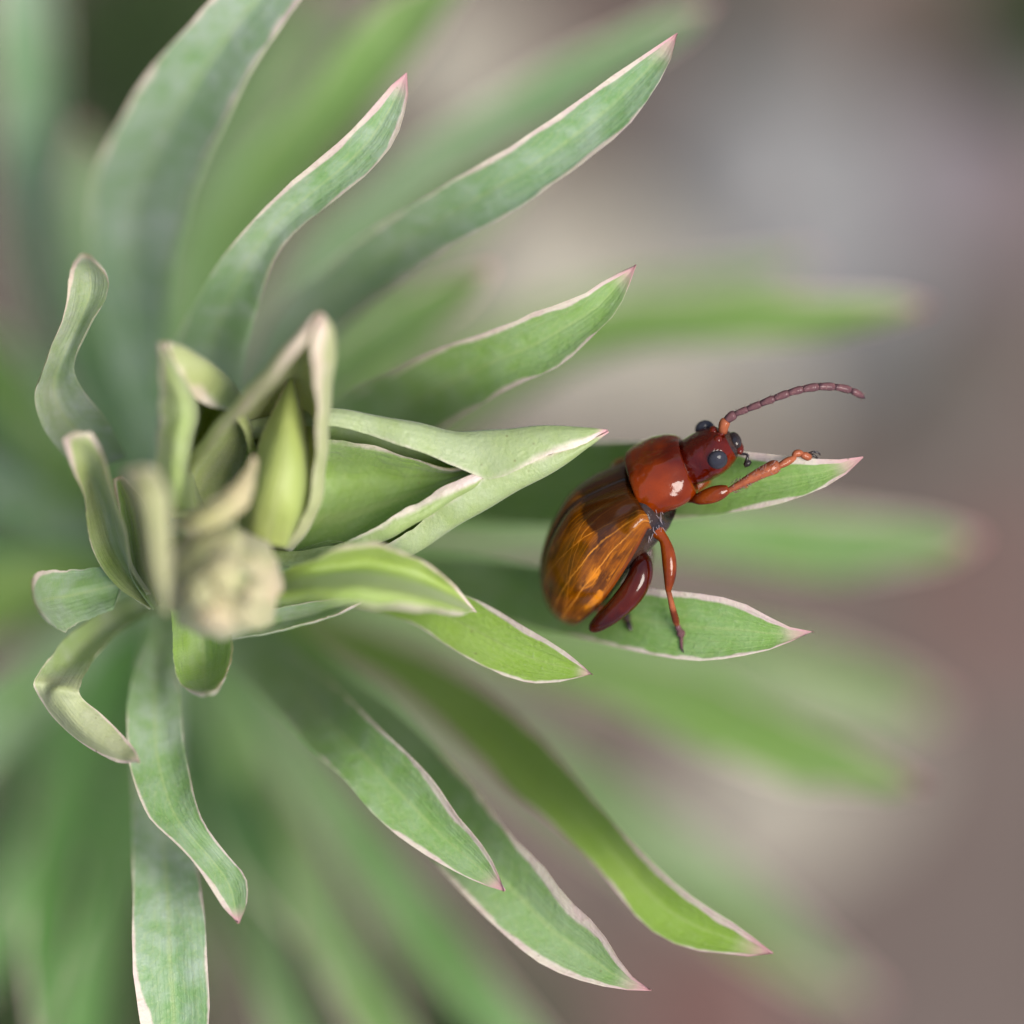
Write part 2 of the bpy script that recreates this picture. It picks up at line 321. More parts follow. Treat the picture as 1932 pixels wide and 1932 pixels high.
def loft(rails, N=46, K=15, th=9, age=0.7, bloom=0.5, rim=1.0, dry=0.0, wav=3.0, name='leaf', parent=None, sv=None, pink=1.0, flip=2.0):
    """a leaf blade through rails (x, y, z px) running base -> tip"""
    rails = [cr(r, N) for r in rails]; A = np.stack(rails, 1)           # N x rails x 3
    t = np.linspace(0, 1, len(rails)) if sv is None else sv
    G = np.stack([cr(A[i], K, t) for i in range(N)])                    # N x K x 3
    ph = RNG.uniform(0, 6.28, 6); vv = np.linspace(0, 1, N)[:, None]; ss = np.linspace(-1, 1, K)[None]
    G[..., 2] = np.where(G[..., 2] > 60, 60 + (G[..., 2] - 60) * 2.4, G[..., 2])
    G[..., 2] += wav * (np.abs(ss)**2) * (np.sin(vv*23 + ph[0] + ss*1.5) + 0.6*np.sin(vv*41 + ph[1]*ss)) * np.sin(vv*3.14)
    G[..., 2] += wav * 0.8 * (np.sin(vv*17 + 4*ss + ph[2]) + np.sin(vv*11 - 6*ss + ph[3])) * (1 - vv**4)
    G[..., :2] += (wav * 0.55 * np.sin(vv*35 + ph[4] + ss*2) * np.abs(ss))[..., None] * np.array((0.6, 0.8))
    jt = np.random.default_rng(int(ph[5]*1e4)).normal(0, 0.5, (N, 1)); G[:, 0, :2] += jt; G[:, -1, :2] += jt[::-1]
    Wd = px(G); du = np.gradient(Wd, axis=1); dv = np.gradient(Wd, axis=0); nr = np.cross(du, dv); ln = np.linalg.norm(nr, axis=2, keepdims=True)
    nr = nr / np.maximum(ln, 1e-9)
    if np.mean((nr @ np.array(ROT @ Vector((0, 0, 1))))) < 0: nr = -nr; fl = True
    else: fl = False
    tt = th * U * np.sqrt(np.clip(1 - np.abs(ss)**4, 0.0, 1)) * np.clip((1 - vv) * 9, 0.12, 1)**0.5
    low = Wd - nr * tt[..., None]
    V = np.concatenate((Wd.reshape(-1, 3), low.reshape(-1, 3))); o = N * K
    F = grid_faces(N, K, 0, fl) + grid_faces(N, K, o, not fl)
    F += [(o + j, o + j + 1, j + 1, j) for j in range(K - 1)]
    uv = np.stack(np.broadcast_arrays((ss + 1) / 2, vv), -1).reshape(-1, 2)
    return mesh(name, V, F, LEAF, parent or plant, np.r_[uv, uv], attrs={'under': np.r_[np.clip((uv[:, 1] - flip) * 30, 0, 1), np.ones(o)]}, origin=Wd[0].mean(0),
                age=float(age), bloom=float(bloom), rim=float(rim), dry=float(dry), pink=float(pink), seed=float(RNG.uniform(0, 50)))

def leaf(A, B, z, base=None, sag=0.30, dA=0.0, dB=0.0, fold=1.5, **k):
    """A, B: the two edges tip -> base (px), z: depth tip -> base, base: depth where it leaves the stem"""
    n = 30
    A = np.array(A, float); B = np.array(B, float)
    if base is not None:
        sx_, sy_ = stem_at(base); d = (A[-1] + B[-1]) / 2 - (sx_, sy_); d /= np.linalg.norm(d) + 1e-9; q = np.array((-d[1], d[0]))
        if (A[-1] - B[-1]) @ q < 0: q = -q
        c = np.array((sx_, sy_)) + d * 14; A = np.vstack((A, c + q * 26)); B = np.vstack((B, c - q * 26)); z = list(z) + [base]
    A = cr(A, n)[::-1]; B = cr(B, n)[::-1]
    zz = np.interp(np.linspace(0, 1, n), np.linspace(0, 1, len(z)), z)[::-1]
    zz = zmap(zz)
    zz = np.convolve(np.r_[[zz[0]]*2, zz, [zz[-1]]*2], np.ones(5)/5, 'valid')
    w = np.linalg.norm(A - B, axis=1); rl = []
    for s in (-1, -0.66, -0.3, 0, 0.3, 0.66, 1):
        p = A * (1 - s) / 2 + B * (1 + s) / 2; dep = -sag * w * (1 - abs(s)**fold)
        rl.append(np.column_stack((p, zz + dep + (dA * (1 - s) / 2 + dB * (1 + s) / 2) * w)))
    return loft(rl, sv=[0, .17, .35, .5, .65, .83, 1], **k)

# --- leaves with their tips near the focus plane
leaf([(1278,63),(1230,95),(1168,135),(1080,195),(966,275),(840,348),(725,420),(610,505),(510,600)],
     [(1278,63),(1266,110),(1235,165),(1190,230),(1116,298),(1041,350),(966,398),(850,465),(720,555),(610,660)], [0,-15,-40,-110,-220,-330], -420, age=.85, bloom=.85, dA=.12)
leaf([(767,138),(740,160),(690,215),(640,265),(580,318),(510,382),(440,455),(390,535),(350,605),(318,700)],
     [(767,138),(768,190),(746,265),(725,295),(690,333),(620,385),(555,440),(515,500),(482,585),(452,700)], [10,0,-20,-60,-130,-210], -330, age=.8, bloom=.9, dA=.1)
leaf([(1200,500),(1143,525),(1090,560),(1016,587),(966,608),(850,650),(760,692),(680,735)],
     [(1200,500),(1190,533),(1165,588),(1114,640),(1052,690),(966,732),(880,780),(790,830)], [0,-10,-40,-100,-190,-260], -330, age=.5, bloom=.45, dA=.1)
leaf([(1628,862),(1588,867),(1540,866),(1470,857),(1400,852),(1300,842),(1200,832),(1080,836),(960,850),(800,880)],
     [(1628,862),(1586,901),(1516,936),(1440,960),(1380,968),(1300,976),(1200,986),(1080,990),(950,992),(800,985)], [0,-14,-70,-150,-240,-320], -400, age=.5, bloom=.25, sag=.16)
leaf([(1535,1192),(1483,1181),(1446,1161),(1400,1138),(1316,1120),(1250,1112),(1150,1095),(1020,1070),(880,1050),(740,1040)],
     [(1535,1192),(1470,1221),(1400,1237),(1331,1246),(1262,1241),(1180,1226),(1080,1200),(960,1175),(840,1150),(720,1120)], [0,-6,-50,-130,-220,-320], -420, age=.55, bloom=.35, sag=.16)
leaf([(952,1681),(930,1626),(900,1581),(865,1541),(825,1481),(780,1431),(725,1381),(625,1286),(525,1206)],
     [(952,1681),(915,1671),(850,1641),(800,1611),(750,1576),(700,1531),(650,1471),(590,1416),(525,1346),(450,1270)], [0,-10,-20,-60,-150,-230], -300, age=.6, bloom=.55)
leaf([(1228,1868),(1181,1831),(1151,1781),(1116,1736),(1071,1696),(1031,1641),(966,1576),(900,1491),(820,1405),(720,1310),(600,1225)],
     [(1228,1868),(1186,1868),(1131,1861),(1066,1841),(1016,1816),(966,1776),(900,1715),(830,1640),(750,1545),(660,1440),(560,1330)], [0,-10,-40,-110,-200,-300], -400, age=.6, bloom=.5)
leaf([(1458,1798),(1431,1776),(1391,1746),(1336,1711),(1286,1676),(1236,1631),(1176,1571),(1106,1491),(1041,1416),(966,1346),(870,1275),(750,1210),(640,1170)],
     [(1458,1798),(1416,1803),(1366,1798),(1306,1791),(1251,1771),(1206,1736),(1166,1686),(1116,1626),(1056,1571),(966,1496),(870,1400),(760,1310),(640,1240)], [-15,-35,-80,-170,-280,-370], -430, age=.18, bloom=.12, sag=.3)
leaf([(300,2075),(270,1990),(265,1932),(255,1866),(250,1766),(250,1616),(252,1480),(262,1330)],
     [(300,2075),(370,2010),(395,1932),(390,1816),(385,1716),(370,1616),(352,1480),(345,1330)], [10,0,-10,-70,-150,-220], -300, age=.8, bloom=1.0, sag=.1)
leaf([(450,1741),(420,1711),(395,1671),(360,1621),(320,1581),(280,1541),(255,1481),(240,1416),(245,1300),(270,1210)],
     [(450,1741),(466,1701),(467,1661),(445,1631),(420,1601),(385,1551),(365,1491),(350,1416),(340,1316),(325,1210)], [20,5,0,-30,-60,-110], -160, age=.7, bloom=.8, sag=.25, dA=.15)
loft([[(262,1118,-240),(200,1150,-190),(140,1190,-120),(95,1238,-50),(66,1282,8),(63,1292,14),(72,1312,-10),(104,1358,-25),(160,1406,0),(222,1438,50),(262,1438,75)],
      [(280,1135,-260),(215,1170,-220),(165,1212,-170),(128,1258,-90),(105,1296,30),(106,1304,38),(116,1322,22),(146,1362,20),(195,1402,38),(240,1428,66),(263,1438,76)],
      [(300,1150,-240),(240,1180,-190),(200,1215,-130),(168,1258,-60),(150,1298,12),(150,1308,20),(160,1322,10),(190,1346,14),(228,1383,36),(256,1416,64),(264,1438,75)]],
     age=.5, bloom=.8, dry=.2, pink=.2, flip=.50, wav=1.5, N=70)
loft([[(150,885,-190),(112,850,-110),(78,800,-60),(66,750,-30),(80,700,-15),(105,635,0),(125,575,20),(132,510,60),(152,482,95)],
      [(190,880,-230),(150,820,-160),(112,770,-110),(102,720,-80),(120,670,-50),(148,610,-40),(168,560,-20),(170,520,10),(160,482,90)],
      [(240,865,-200),(202,792,-110),(160,740,-60),(140,700,-30),(146,660,-15),(170,612,0),(197,566,10),(205,528,40),(172,484,90)]], age=.75, bloom=1.0, pink=.1, dry=.2, wav=2)
leaf([(640,-190),(520,-120),(450,-50),(395,0),(350,50),(300,110),(260,165),(225,225),(195,285),(176,350),(170,425),(178,520),(210,680),(270,850)],
     [(640,-190),(630,-110),(600,-50),(566,0),(505,85),(440,200),(390,300),(350,400),(320,520),(310,680),(320,850)], [-40,-50,-75,-120,-190,-260,-310], -370, age=.85, bloom=1.0, sag=.3, fold=1.1)

# --- leaves further down the stem, behind the focus plane
leaf([(930,-110),(850,-60),(715,0),(650,75),(575,175),(500,260),(430,350),(370,480),(330,650)],
     [(930,-110),(900,-50),(860,0),(820,65),(775,125),(700,215),(610,320),(510,450),(440,620)], [-260,-290,-320,-370,-420,-460], -560, age=.6, bloom=.3)
leaf([(1350,-2),(1216,32),(1116,78),(966,160),(830,245),(700,340),(580,450)], [(1350,-2),(1310,55),(1200,130),(1060,220),(900,310),(760,410),(640,530)], [-300,-340,-390,-430,-470], -560, age=.9, bloom=.6)
leaf([(1756,575),(1691,556),(1566,554),(1416,556),(1260,560),(1100,578),(960,625),(800,720),(640,830)],
     [(1756,575),(1716,597),(1641,618),(1541,638),(1366,648),(1216,655),(1100,690),(1000,740),(880,810),(720,900)], [-290,-310,-340,-380,-430,-470], -560, age=.5, bloom=.3, sag=.4)
leaf([(1535,490),(1440,500),(1300,520),(1150,545),(980,590),(820,660),(660,760)], [(1535,505),(1450,560),(1320,600),(1170,640),(1000,690),(840,760),(680,850)], [-560,-600,-650,-690], -800, age=.5, bloom=.4)
leaf([(1848,1010),(1766,984),(1616,964),(1450,952),(1280,950),(1100,955),(900,970),(700,990)], [(1848,1020),(1795,1058),(1691,1080),(1566,1092),(1416,1075),(1291,1052),(1120,1040),(920,1050),(700,1050)], [-360,-390,-420,-470,-530], -620, age=.65, bloom=.45)
leaf([(1751,1481),(1691,1441),(1591,1391),(1466,1336),(1366,1286),(1266,1248),(1116,1210),(960,1165),(780,1110),(620,1080)],
     [(1751,1481),(1716,1497),(1616,1492),(1491,1482),(1391,1447),(1266,1391),(1116,1326),(966,1270),(800,1200),(640,1140)], [-300,-320,-350,-400,-450,-500], -600, age=.5, bloom=.3, sag=.35)
leaf([(1790,1335),(1700,1280),(1560,1230),(1400,1195),(1240,1170),(1050,1140),(800,1090)], [(1790,1345),(1720,1370),(1580,1350),(1400,1300),(1240,1260),(1050,1220),(800,1150)], [-640,-680,-720,-770], -860, age=.6, bloom=.4)
leaf([(1660,1880),(1560,1790),(1440,1680),(1310,1580),(1170,1480),(1020,1380),(850,1270),(660,1160)], [(1650,1890),(1540,1870),(1400,1790),(1260,1690),(1120,1590),(970,1480),(800,1360),(620,1220)], [-560,-600,-640,-690,-740], -820, age=.7, bloom=.5)
leaf([(1120,2080),(1040,1960),(940,1840),(830,1700),(720,1560),(600,1410),(490,1260)], [(1110,2090),(980,2010),(860,1900),(750,1770),(650,1630),(540,1470),(430,1290)], [-330,-350,-390,-430,-470], -560, age=.85, bloom=.35)
leaf([(900,2150),(820,1990),(740,1850),(660,1710),(580,1570),(500,1430),(430,1280)], [(880,2160),(760,2060),(660,1930),(590,1800),(520,1660),(440,1500),(380,1300)], [-240,-280,-330,-380,-430], -520, age=.6, bloom=.45)
leaf([(690,2150),(640,2020),(600,1900),(550,1760),(490,1600),(430,1450),(380,1300)], [(680,2160),(560,2060),(500,1930),(460,1780),(410,1620),(370,1460),(345,1300)], [-300,-330,-380,-430,-470], -560, age=.7, bloom=.5)
leaf([(100,2160),(80,2040),(100,1900),(140,1740),(190,1580),(230,1420),(270,1270)], [(120,2160),(190,2040),(215,1900),(230,1740),(255,1580),(275,1420),(300,1270)], [-430,-460,-500,-540,-580], -680, age=1, bloom=.1)  # full age and low bloom put the deep shade here into the colour
leaf([(-190,1960),(-110,1820),(-30,1700),(60,1560),(130,1420),(190,1300),(240,1220)], [(-180,1970),(-40,1880),(40,1760),(110,1620),(170,1480),(220,1340),(262,1240)], [-480,-500,-540,-580], -680, age=1, bloom=.15)  # dark tint again painted for the lower left shade
leaf([(-240,1500),(-160,1420),(-60,1330),(30,1250),(110,1190),(190,1140),(250,1115)], [(-240,1510),(-120,1530),(-20,1470),(60,1390),(130,1310),(200,1220),(265,1150)], [-180,-210,-250,-300,-350], -440, age=.7, bloom=.75)
leaf([(-330,1190),(-220,1120),(-100,1075),(0,1050),(90,1045),(180,1055),(250,1070)], [(-330,1200),(-230,1230),(-110,1220),(0,1195),(90,1165),(180,1130),(250,1110)], [-250,-280,-310,-350,-390], -470, age=.35, bloom=.25)
leaf([(-330,790),(-240,770),(-120,800),(0,865),(80,915),(160,965),(250,1020)], [(-330,800),(-260,860),(-140,915),(0,965),(80,1000),(160,1030),(250,1060)], [-170,-200,-240,-290,-350], -450, age=.6, bloom=.8)
leaf([(-210,350),(-160,440),(-90,540),(-10,640),(60,730),(130,830),(230,960)], [(-210,350),(-180,500),(-120,620),(-30,760),(40,850),(110,930),(210,1020)], [-150,-190,-240,-290,-350], -440, age=.4, bloom=.3)
leaf([(10,-160),(-20,-40),(-15,120),(0,300),(30,480),(80,660),(160,830),(230,950)], [(30,-160),(100,-40),(115,120),(110,300),(125,480),(160,640),(215,800),(270,940)], [-430,-450,-480,-510,-540], -620, age=1.0, bloom=.8)
leaf([(620,-60),(500,90),(400,240),(320,400),(280,560),(275,720),(290,880)], [(640,-50),(600,110),(500,260),(420,410),(370,560),(345,720),(335,880)], [-560,-590,-620,-660], -740, age=.7, bloom=.5)
leaf([(1010,300),(880,360),(740,440),(610,550),(500,680),(420,820)], [(1010,310),(910,430),(780,530),(660,640),(550,760),(450,880)], [-520,-560,-610,-650], -720, age=.6, bloom=.5)
leaf([(930,500),(850,520),(760,560),(660,625),(560,710),(470,810)], [(930,510),(880,580),(800,640),(710,710),(610,790),(500,870)], [-230,-260,-300,-350], -420, age=.55, bloom=.5)
leaf([(150,240),(125,330),(125,440),(150,560),(185,690),(235,830)], [(165,240),(215,330),(235,440),(250,560),(270,690),(295,830)], [-420,-450,-480,-520], -600, age=.8, bloom=.45)
leaf([(-220,560),(-140,560),(-30,600),(60,680),(140,780),(220,900)], [(-220,570),(-150,650),(-50,730),(30,800),(110,880),(200,960)], [-420,-450,-480,-520], -600, age=.8, bloom=.3)
leaf([(60,330),(40,420),(50,520),(80,620),(130,730),(200,850)], [(70,330),(120,420),(140,520),(170,620),(200,720),(245,840)], [-600,-630,-660,-700], -760, age=.8, bloom=.3)
# deep filler leaves, in the sectors where the shoot is dense (left, above, below); old, bloomless tint paints in the deep shade
for i in range(11):
    a = math.radians(RNG.uniform(70, 215)); zb = -RNG.uniform(560, 1000); sx_, sy_ = stem_at(zb)
    r = RNG.uniform(700, 1150); d = np.array((math.cos(a), math.sin(a))); q = np.array((-d[1], d[0])); w = RNG.uniform(48, 66); c0 = np.array((sx_, sy_))
    f = np.linspace(1, 0.06, 9); bend = RNG.uniform(-60, 60)
    C = [c0 + d * r * x + q * bend * math.sin(x * 3.1) for x in f]; ww = [0, .55, .9, 1, 1, .95, .85, .65, .4]
    leaf([c + q*w*k for c, k in zip(C, ww)], [c - q*w*k for c, k in zip(C, ww)], [zb + 330, zb + 280, zb + 180, zb + 60], zb, age=1.0, bloom=RNG.uniform(0, .2), N=22, K=9)

# --- cupped young leaves round the bud
# pouch shaped leaf pointing at the beetle, its upper rim rolled over
loft([[(470,830,40),(610,802,50),(700,822,48),(790,852,42),(870,884,36),(930,905,30),(1010,868,30),(1080,846,24),(1147,813,5)],
      [(470,800,30),(610,778,28),(700,790,24),(790,806,18),(870,822,12),(950,818,6),(1010,812,6),(1080,811,6),(1147,813,5)],
      [(460,900,-160),(610,880,-150),(700,884,-140),(790,884,-120),(870,876,-95),(950,858,-70),(1010,848,-45),(1080,834,-20),(1147,813,4)],
      [(460,1020,-200),(600,1010,-190),(690,1000,-180),(770,990,-150),(850,960,-110),(930,915,-75),(1010,880,-40),(1080,845,-15),(1147,813,3)],
      [(470,1090,-150),(600,1085,-120),(690,1072,-80),(762,1048,-40),(850,992,-12),(940,938,0),(1025,892,4),(1095,850,4),(1147,813,3)],
      [(470,1080,-110),(600,1065,-90),(690,1050,-50),(744,1020,-4),(824,962,16),(908,904,22),(1000,868,20),(1085,843,10),(1147,813,5)]],
     age=.3, bloom=.6, rim=.4, wav=3, N=60, K=27, sv=[0, .16, .42, .66, .88, 1])
loft([[(470,850,60),(600,830,20),(690,838,0),(770,862,-10),(840,884,-10),(900,885,-2),(940,880,12)],
      [(470,930,-90),(600,910,-100),(690,905,-90),(770,905,-70),(840,900,-48),(900,888,-20),(940,880,10)],
      [(480,1030,-80),(590,1015,-70),(660,1000,-60),(730,970,-50),(810,930,-30),(880,898,-10),(940,880,10)],
      [(490,1060,10),(600,1062,10),(690,1026,22),(750,1000,24),(825,955,24),(890,914,20),(945,882,12)],
      [(490,1040,20),(600,1035,22),(684,1008,34),(740,975,34),(815,932,32),(880,898,26),(942,880,14)]],
     age=.35, bloom=.25, rim=1.1, wav=3, N=46, K=23, sv=[0, .3, .6, .86, 1])
# the leaf below the pouch: front half folded, tip dropping behind it
leaf([(1118,1272),(1060,1225),(980,1176),(900,1132),(820,1105),(740,1095),(640,1095),(540,1090)], [(1118,1272),(1052,1286),(990,1287),(930,1266),(850,1222),(770,1172),(680,1150),(560,1130)], [0,-8,-25,-60,-90,-120], -150, age=.15, bloom=.15, sag=.2)
loft([[(470,1120,60),(545,1075,90),(620,1042,110),(692,1022,110),(785,1052,100),(848,1094,80),(898,1152,50)],
      [(470,1130,70),(545,1095,95),(630,1075,95),(710,1070,90),(790,1090,85),(850,1122,75),(898,1152,52)],
      [(470,1145,90),(550,1118,125),(630,1112,150),(715,1120,150),(800,1132,135),(855,1148,105),(898,1154,55)],
      [(470,1160,80),(550,1135,110),(625,1136,140),(715,1148,140),(795,1152,125),(850,1160,95),(898,1156,55)]],
     age=.05, bloom=.2, rim=1.6, dry=.12, pink=0, wav=5, sv=[0, .35, .8, 1])
loft([[(430,1150,-60),(500,1150,-40),(560,1140,-30),(620,1130,-30),(690,1120,-50)], [(430,1180,-90),(500,1175,-80),(560,1165,-80),(620,1148,-70),(690,1125,-55)],
      [(430,1205,-60),(500,1195,-40),(560,1180,-30),(630,1160,-35),(690,1130,-55)]], age=.5, bloom=.9, wav=1)
loft([[(520,1065,-40),(560,1040,0),(610,1022,20),(650,1022,20),(700,1040,0),(750,1075,-40)], [(520,1085,-60),(560,1070,-40),(610,1060,-30),(650,1058,-30),(700,1068,-40),(750,1080,-60)],
      [(520,1105,-60),(560,1100,-60),(610,1100,-60),(650,1100,-60),(700,1095,-60),(750,1085,-60)]], age=.5, bloom=.4, wav=1)
# tall hooded leaf with its brown throat
loft([[(318,990,60),(332,945,90),(352,905,105),(405,838,130),(468,770,150),(520,712,160),(560,668,165),(604,592,150)],
      [(312,975,30),(320,940,60),(340,895,75),(392,826,100),(455,756,125),(508,698,145),(552,650,155),(603,591,150)],
      [(400,1000,-60),(420,950,-60),(440,900,-50),(470,840,-20),(505,780,20),(540,730,60),(575,670,110),(605,592,148)],
      [(500,1040,-60),(520,990,-60),(535,930,-50),(550,870,-20),(565,800,20),(580,740,70),(595,670,115),(606,592,148)],
      [(548,1035,60),(594,965,80),(610,872,90),(616,780,105),(622,711,125),(627,650,140),(622,615,148),(607,592,150)],
      [(536,1036,80),(578,962,105),(594,872,115),(598,785,130),(594,720,150),(588,668,165),(594,625,165),(605,591,153)]],
     age=.25, bloom=.45, rim=1.2, dry=.35, pink=.2, wav=4, N=50, K=25, sv=[0, .12, .4, .62, .88, 1])
loft([[(452,1000,60),(462,930,80),(478,870,85),(500,806,80),(528,745,72),(548,700,66)], [(475,1020,90),(490,940,115),(510,880,120),(525,815,110),(538,750,90),(548,700,70)],
      [(535,1034,90),(556,960,115),(564,890,118),(562,820,108),(556,750,90),(550,700,70)], [(548,1030,70),(580,955,85),(585,885,85),(578,815,80),(564,750,72),(550,700,66)]],
     age=.0, bloom=.05, rim=1.3, dry=.25, wav=1, sv=[0, .3, .75, 1])
loft([[(330,990,150),(360,965,170),(405,940,180),(450,905,170),(480,860,150)], [(340,1000,160),(372,985,190),(418,960,195),(462,925,180),(482,865,150)], [(352,1012,150),(385,1005,170),(430,985,175),(472,945,165),(486,868,148)]],
     age=.0, bloom=.1, dry=.85, wav=2)
# hooded leaf to the left of it, dark inside
loft([[(290,960,100),(292,900,120),(295,850,130),(302,775,140),(302,711,150),(298,648,145)], [(345,960,120),(347,888,140),(352,840,145),(362,775,150),(345,730,160),(300,648,150)],
      [(400,960,-60),(385,880,-60),(385,830,-50),(392,780,-20),(370,730,40),(306,648,135)], [(470,900,-30),(460,850,-30),(452,800,-10),(438,760,10),(395,705,50),(312,647,135)],
      [(480,880,40),(470,820,50),(455,775,60),(440,738,75),(392,694,100),(316,646,135)], [(470,870,60),(462,818,75),(430,775,90),(392,766,100),(362,742,110),(312,652,142)]],
     age=.15, bloom=.4, rim=1.2, dry=.2, pink=0, wav=4, N=44, K=25, sv=[0, .2, .42, .62, .84, 1])
# pale straps on the left
loft([[(306,1160,190),(288,1110,220),(276,1060,235),(268,1000,240),(252,940,245),(232,888,230)], [(312,1160,205),(306,1110,240),(298,1055,255),(292,1000,260),(282,930,265),(262,882,240)],
      [(318,1160,190),(322,1110,215),(324,1055,225),(322,1000,230),(318,930,235),(294,884,230)]], age=.1, bloom=.45, dry=.55, rim=1.2, pink=0, wav=2)
loft([[(285,1148,-20),(225,1110,0),(185,1060,20),(165,1000,40),(160,940,70),(135,880,100),(118,828,110)], [(280,1130,-40),(245,1080,-30),(215,1020,-10),(198,960,20),(176,900,70),(158,860,100),(140,818,115)],
      [(275,1120,60),(245,1070,80),(238,1010,90),(222,960,100),(205,900,110),(192,850,115),(172,815,112)]], age=.2, bloom=.35, dry=.25, pink=0, wav=2)
loft([[(292,1150,20),(250,1090,40),(234,1020,50),(226,960,60),(215,905,70)], [(300,1140,-30),(275,1080,-30),(262,1010,-20),(248,950,0),(222,902,60)], [(312,1130,60),(300,1070,70),(288,1010,80),(268,950,80),(230,900,75)]], age=.35, bloom=.1, pink=0, wav=1)
# short curled leaves
loft([[(240,1065,-40),(170,1072,-20),(120,1076,0),(88,1076,30),(66,1082,60),(62,1100,80)], [(230,1100,-70),(170,1115,-60),(125,1125,-40),(90,1130,10),(72,1135,60),(66,1132,85)],
      [(215,1148,-40),(175,1165,-30),(140,1180,-10),(122,1192,20),(100,1180,60),(82,1160,80)]], age=.6, bloom=.9, pink=0, wav=1.5)
loft([[(322,1150,30),(326,1200,20),(328,1250,25),(340,1290,50),(372,1308,85),(392,1306,105)], [(380,1150,-40),(382,1200,-60),(384,1245,-50),(386,1275,0),(388,1300,60),(393,1308,105)],
      [(440,1150,40),(438,1195,30),(440,1230,35),(428,1272,60),(408,1302,90),(394,1308,105)]], age=.3, bloom=.35, rim=1.5, pink=0, wav=1)
# the bud itself: overlapping fleshy bracts
BUDM = rough_mat('bud_core', (0.20, 0.12, 0.07), (0.34, 0.25, 0.14), (0.12, 0.06, 0.04), 9, 0.5, 0.7)
bud = mesh('bud', [px((415 + 82*math.sin(t)*math.cos(a), 1095 + 90*math.sin(t)*math.sin(a), 180 + 170*math.cos(t))) for t in np.linspace(0, 3.14159, 10) for a in np.linspace(0, 6.2832, 18, endpoint=False)],
           grid_faces(10, 18, closed=True), BUDM, plant)
for (cx, cy, ang, ln, wd, z0, z1) in ((360,1190,-62,110,46,130,200),(445,1200,-112,100,50,130,205),(520,1150,-170,105,44,130,200),(530,1080,165,110,48,130,205),(480,1010,112,120,52,125,200),(395,985,75,115,50,125,195),
                                      (330,1035,35,95,46,130,195),(318,1120,-8,90,42,130,195),(400,1050,60,70,40,190,215),(470,1080,140,70,36,190,215),(400,1190,-75,54,38,190,222),(350,1110,10,64,36,195,222),(500,1120,185,40,34,195,222)):
    d = np.array((math.cos(math.radians(ang)), math.sin(math.radians(ang)))); q = np.array((-d[1], d[0])); b = np.array((cx, cy)); tw = RNG.uniform(-14, 14)
    rr = []
    for s in (-1, -.5, .5, 1):
        rr.append([(*(b + d*ln*f + q*(s*wd*w + tw*f)), z0 + (z1 - z0)*f**.6 + 16*(1 - s*s) - 30*max(0, f - .7)) for f, w in ((0, .6), (.25, 1), (.5, .95), (.75, .6), (1, .08))])
    loft(rr, N=20, K=9, th=12, age=.0, bloom=.5, rim=1.3, dry=RNG.uniform(.6, 1), pink=.4, wav=4, name='bract', parent=bud)

# ------------------------------------------------------------------ the beetle
def frame(azd, tilt, thd):
    a, th = math.radians(azd), math.radians(thd)
    f = np.array((math.cos(a)*math.cos(tilt), math.sin(a)*math.cos(tilt), math.sin(tilt)))
    c = np.array((0, 0, 1.0)); c -= c @ f * f; c /= np.linalg.norm(c); p = np.cross(f, c)
    return f, math.cos(th)*p + math.sin(th)*c, -math.sin(th)*p + math.cos(th)*c
def loc(C, fr, x, y, z):                     # local (right, forward, up) -> beetle drawing coordinates
    f, r, d = fr; v = np.asarray(x)[..., None]*r + np.asarray(y)[..., None]*f + np.asarray(z)[..., None]*d
    return np.array(C, float) + v * np.array((1, -1, 1))
FE = frame(57.5, 0.44, 67); CE = (671, 626, -150); ER, EH, EL = 340., 318., 915.
FP = frame(22, 0.14, 57); CP = (792, 578, -175)
FH = frame(27, 0.10, 48); CH = (996, 462, -140)
root = bpx((560, 800, -160))
beetle = empty('beetle', root, label='glossy amber brown leaf beetle with black eyes climbing from one leaf tip to another', category='beetle')
def eprof(s):
    sm, ex, w0, h0 = 0.38, 2.15, 0.90, 0.34
    t = np.clip((s - sm) / (1 - sm), 0, 1); tail = np.sqrt(np.clip(1 - t**ex, 0, 1)); k = np.sin(np.clip(s / sm, 0, 1) * math.pi / 2)
    return np.where(s < sm, w0 + (1 - w0)*k, tail), np.where(s < sm, h0 + (1 - h0)*k, tail)
